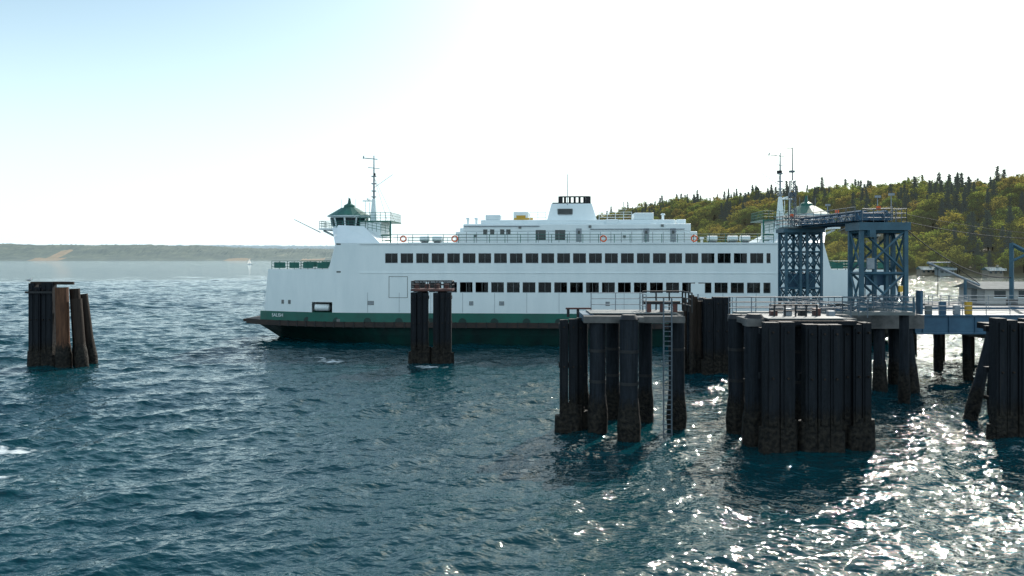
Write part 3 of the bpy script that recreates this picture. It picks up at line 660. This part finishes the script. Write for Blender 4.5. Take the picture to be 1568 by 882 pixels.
DEC=leaf_mat('deciduous_leaves',[(.09,.13,.03),(.14,.155,.032),(.10,.14,.035),(.20,.165,.04),(.07,.11,.035),(.13,.16,.035),(.19,.14,.045),(.10,.15,.04)],tl=.55)
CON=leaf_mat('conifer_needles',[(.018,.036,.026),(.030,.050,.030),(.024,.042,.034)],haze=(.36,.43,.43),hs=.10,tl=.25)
BARK=pmat('tree_bark',(.06,.045,.035),(.10,.08,.06),4,.9)
def leafquad(mb,c,s,mat,flat=.0):
    n=Vector((random.gauss(0,1),random.gauss(0,1),random.gauss(0,1)+flat)).normalized(); a=n.orthogonal().normalized(); b=n.cross(a)
    t=random.uniform(0,6.28); u=a*math.cos(t)+b*math.sin(t); v=n.cross(u)
    c=Vector(c); mb.add([c-u*s-v*s*.6,c+u*s*.9-v*s*.5,c+u*s*.3+v*s*.8,c-u*s*.8+v*s*.5],[(0,1,2,3)],mat)
def deciduous(i):
    mb=MB(); h=random.uniform(12,17); rr=h*.42
    mb.cyl((0,0,-2),(0,0,h*.55),.35,.16,n=7,mat=BARK)
    for k in range(34):
        t=random.uniform(0,6.28); ph=random.uniform(-.6,1); rad=rr*math.sqrt(max(.05,1-ph*ph*.85))*random.uniform(.45,1.08)
        c=Vector((math.cos(t)*rad,math.sin(t)*rad,h*.58+ph*h*.38))
        if k<9: mb.cyl((0,0,h*random.uniform(.25,.5)),c,.12,.03,n=5,mat=BARK)
        cr=random.uniform(1.0,2.3)
        for _ in range(62):
            v=Vector((random.gauss(0,1),random.gauss(0,1),random.gauss(0,.75))).normalized()*cr*random.uniform(.55,1.1)
            leafquad(mb,c+v,random.uniform(.25,.46),DEC)
    return mb
def conifer(i):
    mb=MB(); h=random.uniform(22,29); 
    mb.cyl((0,0,-2),(0,0,h),.45,.05,n=7,mat=BARK)
    z=h*random.uniform(.10,.2)
    while z<h-.3:
        f=1-z/h; L=(.7+f*6.4)*random.uniform(.6,1.15)
        for k in range(8):
            if random.random()<.15: continue
            t=random.uniform(0,6.28); l=L*random.uniform(.6,1.1)
            tip=Vector((math.cos(t)*l,math.sin(t)*l,z-l*.22)); 
            mb.cyl((0,0,z),tip,.05,.02,n=3,mat=BARK)
            m_=max(3,int(l*4))
            for q in range(m_):
                p=Vector((0,0,z)).lerp(tip,(q+1)/m_)+Vector((random.gauss(0,.25),random.gauss(0,.25),random.gauss(-.1,.18)))
                leafquad(mb,p,random.uniform(.32,.58)*(1.1-.4*q/m_),CON,flat=1.2)
        z+=random.uniform(.5,.85)
    return mb
def mesh_of(mb,name):
    o=mb.build(name); me=o.data; bpy.data.objects.remove(o); return me
dm=[mesh_of(deciduous(i),'deciduous_tree_mesh') for i in range(6)]
cm_=[mesh_of(conifer(i),'conifer_tree_mesh') for i in range(5)]
forest=empty('hillside_forest'); cnt=0
houses=[(X(1385,600),600),(X(1330,640),640),(X(1296,700),700)]
for _ in range(14000):
    y=random.uniform(380,1600); x=random.uniform(0,520)
    b=784+x/y*F
    if b>1690 or b<780: continue
    dd=inland(x,y)
    if dd<9 or dd>340: continue
    if random.random()>(.75 if y<800 else .6)*(1 if dd<220 else .5): continue
    if any(math.hypot(x-hx,y-hy+14)<23 for hx,hy in houses): continue
    zg=terr(x,y)
    nn=mn.noise(Vector((x*.011,y*.011,7)))
    con=(random.random()<(.05 if dd<110 else .20)+max(-.2,nn*.8))
    me=random.choice(cm_ if con else dm)
    o=bpy.data.objects.new('conifer' if con else 'deciduous_tree',me); scene.collection.objects.link(o); o.parent=forest
    s_=(random.uniform(.55,1.12)**1.2 if con else random.uniform(.65,1.35))*(.8 if dd<40 else 1)
    o.location=(x,y,zg-.5); o.scale=(s_*random.uniform(.9,1.25),s_*random.uniform(.9,1.25),s_*random.uniform(.85,1.08)); o.rotation_euler=(random.gauss(0,.04),random.gauss(0,.04),random.uniform(0,6.28)); cnt+=1
print('TREES',cnt)
HW1=pmat('house_grey_siding',(.30,.33,.33),(.24,.26,.26),2,.8); HR=pmat('house_roof_teal_shingle',(.12,.17,.17),(.08,.12,.12),2,.8,spec=.2); HT=pmat('house_tan_siding',(.34,.29,.23),(.28,.24,.19),2,.8)
def house(x,y,w,dp,h,wall,z=None):
    mb=MB(); z=terr(x,y)-1 if z is None else z
    mb.box((x-w/2,y-dp/2,z-3),(x+w/2,y+dp/2,z+h),wall)
    o=.6; zt=z+h
    mb.add([(x-w/2-o,y-dp/2-o,zt),(x+w/2+o,y-dp/2-o,zt),(x+w/2+o,y,zt+dp*.28),(x-w/2-o,y,zt+dp*.28),(x-w/2-o,y+dp/2+o,zt),(x+w/2+o,y+dp/2+o,zt)],[(0,1,2,3),(3,2,5,4),(0,3,4),(1,5,2),(0,4,5,1)],HR)
    mb.box((x+w*.25,y-.5,zt),(x+w*.25+1,y+.5,zt+dp*.28+1.2),HT)
    n=max(2,int(w/2.6))
    for fl in range(int(h//2.8)):
        for k in range(n):
            xx=x-w/2+(k+.5)*w/n; mb.box((xx-.7,y-dp/2-.06,z+.9+fl*2.8),(xx+.7,y-dp/2,z+2.2+fl*2.8),DGLASS); mb.box((xx-.8,y-dp/2-.1,z+2.2+fl*2.8),(xx+.8,y-dp/2,z+2.32+fl*2.8),WHITE)
    mb.box((x-w/2-.5,y-dp/2-2.2,z+2.6),(x+w/2+.5,y-dp/2,z+2.75),WHITE); mb.rail([(x-w/2-.4,y-dp/2-2.1,z+2.75),(x+w/2+.4,y-dp/2-2.1,z+2.75)],1,WHITE,r=.06)
    mb.build('hillside_house')
for (hx,hy),w in zip(houses,(17,12,12)): house(hx,hy,w,9,6,HW1 if w>12 else HT,terr(hx,hy)+6)
for px,dd_ in((1418,487),(1446,478),(1520,455)): house(X(px,dd_),dd_,8.5,6,2.9,HT if px!=1446 else HW1,1.2)

# ------------------------------------------------------------------ distant shore
def farshore(name,y0,y1,x0,x1,hfun,mat,nx=1000,ny=26,sand=None):
    vs=[];fs=[];mi=[]
    for j in range(ny+1):
        for i in range(nx+1):
            x=x0+(x1-x0)*i/nx; y=y0+(y1-y0)*j/ny+ (90*mn.noise(Vector((x*.0012,5,0))) )
            t=j/ny; h=hfun(x)*min(1,ss(t*2.6)*.98+.04*(t>0))
            if t>0.07: h+=random.uniform(0,12)*min(1,t*4)+8*mn.noise(Vector((x*.01,y*.01,0)))
            vs.append((x,y,max(-1,h) if j else -1))
    for j in range(ny):
        for i in range(nx):
            a=j*(nx+1)+i; fs.append((a,a+1,a+nx+2,a+nx+1))
            x=x0+(x1-x0)*i/nx
            s=mn.noise(Vector((x*.0065,1,4)))
            mi.append(1 if sand and ((j<2 and s>.10) or (j<6 and s>.42)) else 0)
    me=bpy.data.meshes.new(name); me.from_pydata(vs,[],fs); me.materials.append(mat)
    if sand: me.materials.append(sand)
    me.polygons.foreach_set('material_index',mi)
    o=bpy.data.objects.new(name,me); scene.collection.objects.link(o)
m1=pmat('far_shore_woods',(.022,.036,.028),(.055,.07,.045),.012,.95,haze_emis=(.32,.43,.48),es=.42,c3=(.12,.12,.08),stretch=(1,1,5),r1=.6)  # aerial haze painted into the woods as a fixed bluish glow
SANDM=pmat('far_shore_sand_bluff',(.20,.15,.10),(.13,.12,.08),.02,.95,haze_emis=(.42,.43,.42),es=.40)  # sand colour plus painted haze, given as emission
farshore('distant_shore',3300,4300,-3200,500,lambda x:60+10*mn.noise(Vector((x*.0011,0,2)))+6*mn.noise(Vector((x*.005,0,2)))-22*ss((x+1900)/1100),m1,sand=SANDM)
m2=pmat('far_hills_painted_haze',(.06,.09,.10),(.08,.11,.12),.003,.95,haze_emis=(.36,.50,.58),es=.62)  # distance haze put into pale base colours and a fixed glow
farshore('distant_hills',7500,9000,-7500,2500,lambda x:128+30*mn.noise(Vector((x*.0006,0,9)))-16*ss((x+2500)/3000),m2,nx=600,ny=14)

# ------------------------------------------------------------------ water
rs=[2.0]
while rs[-1]<40000:
    r=rs[-1]
    k=1.12 if r<13 else (1.0026 if r<420 else (1.008 if r<1500 else 1.06))
    rs.append(r*k)
rs=np.array(rs)
dense=np.radians(np.linspace(-40,40,900)); coarse=np.radians(np.arange(45,316,5.0))
th=np.concatenate([dense,coarse]); 
dth=np.concatenate([np.full(len(dense),dense[1]-dense[0]),np.full(len(coarse),R(5))])
drr=np.gradient(rs)
RR,TT=np.meshgrid(rs,th,indexing='ij')
cell=np.maximum(RR*dth[None,:],(drr[:,None]*np.ones_like(TT))*.8)
xg=(RR*np.sin(TT)).astype(np.float32); yg=(RR*np.cos(TT)).astype(np.float32)
zg=np.zeros_like(xg); dxg=np.zeros_like(xg); dyg=np.zeros_like(xg)
NW=100; wind=R(-62)
lam=np.exp(np.linspace(np.log(.4),np.log(9),NW))*np.random.uniform(.93,1.07,NW)
mod=1+.35*np.sin(xg*.061+1.3*np.sin(yg*.047))*np.sin(yg*.083+1.1*np.sin(xg*.035+2))
near=rs<1500
nr=int(near.sum())
xs_,ys_=xg[:nr],yg[:nr]; cs_=cell[:nr].astype(np.float32)
for i in range(NW):
    l=lam[i]; k=2*math.pi/l; a_dir=wind+np.random.normal(0,.62 if l<4 else .4)
    sl=.031 if l<3 else .023
    amp=sl/k*np.random.uniform(.6,1.4)
    ph=np.random.uniform(0,6.28)
    att=np.clip((l/cs_-2.2)/2.5,0,1)
    if not att.any(): continue
    arg=(k*(math.cos(a_dir)*xs_+math.sin(a_dir)*ys_)+ph).astype(np.float32)
    c=np.cos(arg); s_=np.sin(arg)
    w_=att*amp*mod[:nr]
    zg[:nr]+=w_*c; dxg[:nr]-=w_*s_*math.cos(a_dir)*.95; dyg[:nr]-=w_*s_*math.sin(a_dir)*.95
foam=np.zeros_like(xg)
def foamspot(px,py,rx,ry,s=1.):
    global foam
    d=EYE*F/(py-HOR); cx,cy=X(px,d),d
    foam+=s*np.exp(-(((xg-cx)/rx)**2+((yg-cy)/ry)**2))
foamspot(20,690,2.4,1.6,1.1); foamspot(0,730,1.6,1.2,.9); foamspot(510,553,2.6,1.8,1.0); foamspot(485,548,1.6,1.2,1.0); foamspot(660,562,2.8,1.3,1.0); foamspot(706,553,1.6,1.2,1.0); foamspot(85,566,3,.9,.6)
xg=xg+dxg; yg=yg+dyg
nr_,nc_=xg.shape
co=np.stack([xg,yg,zg],-1).reshape(-1,3).astype(np.float32)
ii,jj=np.meshgrid(np.arange(nr_-1),np.arange(nc_),indexing='ij'); j2=(jj+1)%nc_
quads=np.stack([ii*nc_+jj,(ii+1)*nc_+jj,(ii+1)*nc_+j2,ii*nc_+j2],-1).reshape(-1,4)
quads=quads[:, ::-1]
wm=bpy.data.meshes.new('water'); wm.vertices.add(len(co)); wm.vertices.foreach_set('co',co.ravel())
wm.loops.add(quads.size); wm.loops.foreach_set('vertex_index',quads.ravel().astype(np.int32))
wm.polygons.add(len(quads)); wm.polygons.foreach_set('loop_start',np.arange(0,quads.size,4,dtype=np.int32)); wm.polygons.foreach_set('use_smooth',np.ones(len(quads),dtype=bool))
wm.update(calc_edges=True)
at_=wm.attributes.new('foam','FLOAT','POINT'); at_.data.foreach_set('value',foam.reshape(-1).astype(np.float32))
m,nt,b=newmat('sea_water')
b.inputs['IOR'].default_value=1.333; b.inputs['Specular IOR Level'].default_value=.5
g=N(nt,'ShaderNodeNewGeometry')
def nz(sc,det,st=(1,1,1),rot=0):
    mp=N(nt,'ShaderNodeMapping'); mp.inputs['Scale'].default_value=st; mp.inputs['Rotation'].default_value=(0,0,rot); nt.links.new(g.outputs['Position'],mp.inputs[0])
    n=N(nt,'ShaderNodeTexNoise'); n.inputs['Scale'].default_value=sc; n.inputs['Detail'].default_value=det; nt.links.new(mp.outputs[0],n.inputs['Vector']); return n
n1=nz(3.2,2,(1,1.5,1),.5); n2=nz(1.1,2,(1,1.6,1),.45); n4=nz(.4,2,(1,1.7,1),.4); n3=nz(.025,4)
prev=None
for nn_,dist in((n1,.06),(n2,.14),(n4,.27)):
    bb=N(nt,'ShaderNodeBump'); bb.inputs['Distance'].default_value=dist; nt.links.new(nn_.outputs['Fac'],bb.inputs['Height'])
    if prev: nt.links.new(prev.outputs[0],bb.inputs['Normal'])
    prev=bb
nt.links.new(prev.outputs[0],b.inputs['Normal'])
cr=N(nt,'ShaderNodeValToRGB'); nt.links.new(n3.outputs['Fac'],cr.inputs[0])
cr.color_ramp.elements[0].position=.3; cr.color_ramp.elements[0].color=(.001,.030,.044,1); cr.color_ramp.elements[1].position=.7; cr.color_ramp.elements[1].color=(.002,.046,.054,1)
fa=N(nt,'ShaderNodeAttribute'); fa.attribute_name='foam'
nf=nz(1.3,7,(1,1.8,1),.2)
ml=N(nt,'ShaderNodeMath',operation='MULTIPLY'); nt.links.new(fa.outputs['Fac'],ml.inputs[0]); nt.links.new(nf.outputs['Fac'],ml.inputs[1])
mr=N(nt,'ShaderNodeMapRange'); nt.links.new(ml.outputs[0],mr.inputs[0]); mr.inputs[1].default_value=.38; mr.inputs[2].default_value=.55
mx=N(nt,'ShaderNodeMix',data_type='RGBA'); nt.links.new(mr.outputs[0],mx.inputs[0]); nt.links.new(cr.outputs[0],mx.inputs[6]); mx.inputs[7].default_value=(.6,.66,.68,1)
nt.links.new(mx.outputs[2],b.inputs['Base Color'])
rm=N(nt,'ShaderNodeMapRange'); nt.links.new(mr.outputs[0],rm.inputs[0]); rm.inputs[3].default_value=.04; rm.inputs[4].default_value=.7; nt.links.new(rm.outputs[0],b.inputs['Roughness'])
wm.materials.append(m)
wo=bpy.data.objects.new('water',wm); scene.collection.objects.link(wo)

# ------------------------------------------------------------------ light, sky
AZ,EL=R(27),R(33)
w=bpy.data.worlds.new('World'); scene.world=w; w.use_nodes=True; nt=w.node_tree
sky=nt.nodes.new('ShaderNodeTexSky'); sky.sky_type='NISHITA'; sky.sun_disc=False; sky.sun_elevation=EL; sky.sun_rotation=AZ
sky.air_density=1.0; sky.dust_density=1.4; sky.ozone_density=1.2; sky.altitude=0
tc=N(nt,'ShaderNodeTexCoord'); sx=N(nt,'ShaderNodeSeparateXYZ'); nt.links.new(tc.outputs['Generated'],sx.inputs[0])
tint=N(nt,'ShaderNodeVectorMath',operation='MULTIPLY'); nt.links.new(sky.outputs[0],tint.inputs[0]); tint.inputs[1].default_value=(1.08,1.17,1.05)
hr=N(nt,'ShaderNodeMapRange',interpolation_type='SMOOTHSTEP'); nt.links.new(sx.outputs['Z'],hr.inputs[0]); hr.inputs[1].default_value=-.02; hr.inputs[2].default_value=.34; hr.inputs[3].default_value=.90; hr.inputs[4].default_value=.04
ns=N(nt,'ShaderNodeTexNoise'); ns.inputs['Scale'].default_value=3; ns.inputs['Detail'].default_value=5; nt.links.new(tc.outputs['Generated'],ns.inputs['Vector'])
vr=N(nt,'ShaderNodeMapRange',interpolation_type='SMOOTHSTEP'); nt.links.new(sx.outputs['Y'],vr.inputs[0]); vr.inputs[1].default_value=.0; vr.inputs[2].default_value=-.6; vr.inputs[3].default_value=0; vr.inputs[4].default_value=1.35  # cloud veil added in unseen sky behind the camera to brighten the ferry
vm=N(nt,'ShaderNodeMath',operation='MULTIPLY'); nt.links.new(vr.outputs[0],vm.inputs[0]); nt.links.new(ns.outputs['Fac'],vm.inputs[1])
mm=N(nt,'ShaderNodeMath',operation='MAXIMUM'); nt.links.new(hr.outputs[0],mm.inputs[0]); nt.links.new(vm.outputs[0],mm.inputs[1])
mxw=N(nt,'ShaderNodeMix',data_type='RGBA'); nt.links.new(mm.outputs[0],mxw.inputs[0]); nt.links.new(tint.outputs[0],mxw.inputs[6]); mxw.inputs[7].default_value=(6.9,8.6,9.5,1)
bg=nt.nodes['Background']; bg.inputs['Strength'].default_value=.15; nt.links.new(mxw.outputs[2],bg.inputs['Color'])
sl=bpy.data.lights.new('sun','SUN'); sl.energy=5.0; sl.angle=R(.5); sl.color=(1,.94,.86)
so=bpy.data.objects.new('sun',sl); scene.collection.objects.link(so)
so.rotation_euler=Vector((math.sin(AZ)*math.cos(EL),math.cos(AZ)*math.cos(EL),math.sin(EL))).to_track_quat('Z','Y').to_euler(); so.location=(60,60,80)
scene.view_settings.view_transform='Standard'; scene.view_settings.look='None'; scene.view_settings.exposure=0

cam=bpy.data.cameras.new('camera'); co_=bpy.data.objects.new('camera',cam); scene.collection.objects.link(co_)
co_.location=(0,0,EYE); co_.rotation_euler=(R(90),0,0); cam.sensor_width=36; cam.lens=36*F/1568.; cam.shift_y=-(441-HOR)/1568.
cam.clip_start=.5; cam.clip_end=60000
scene.camera=co_
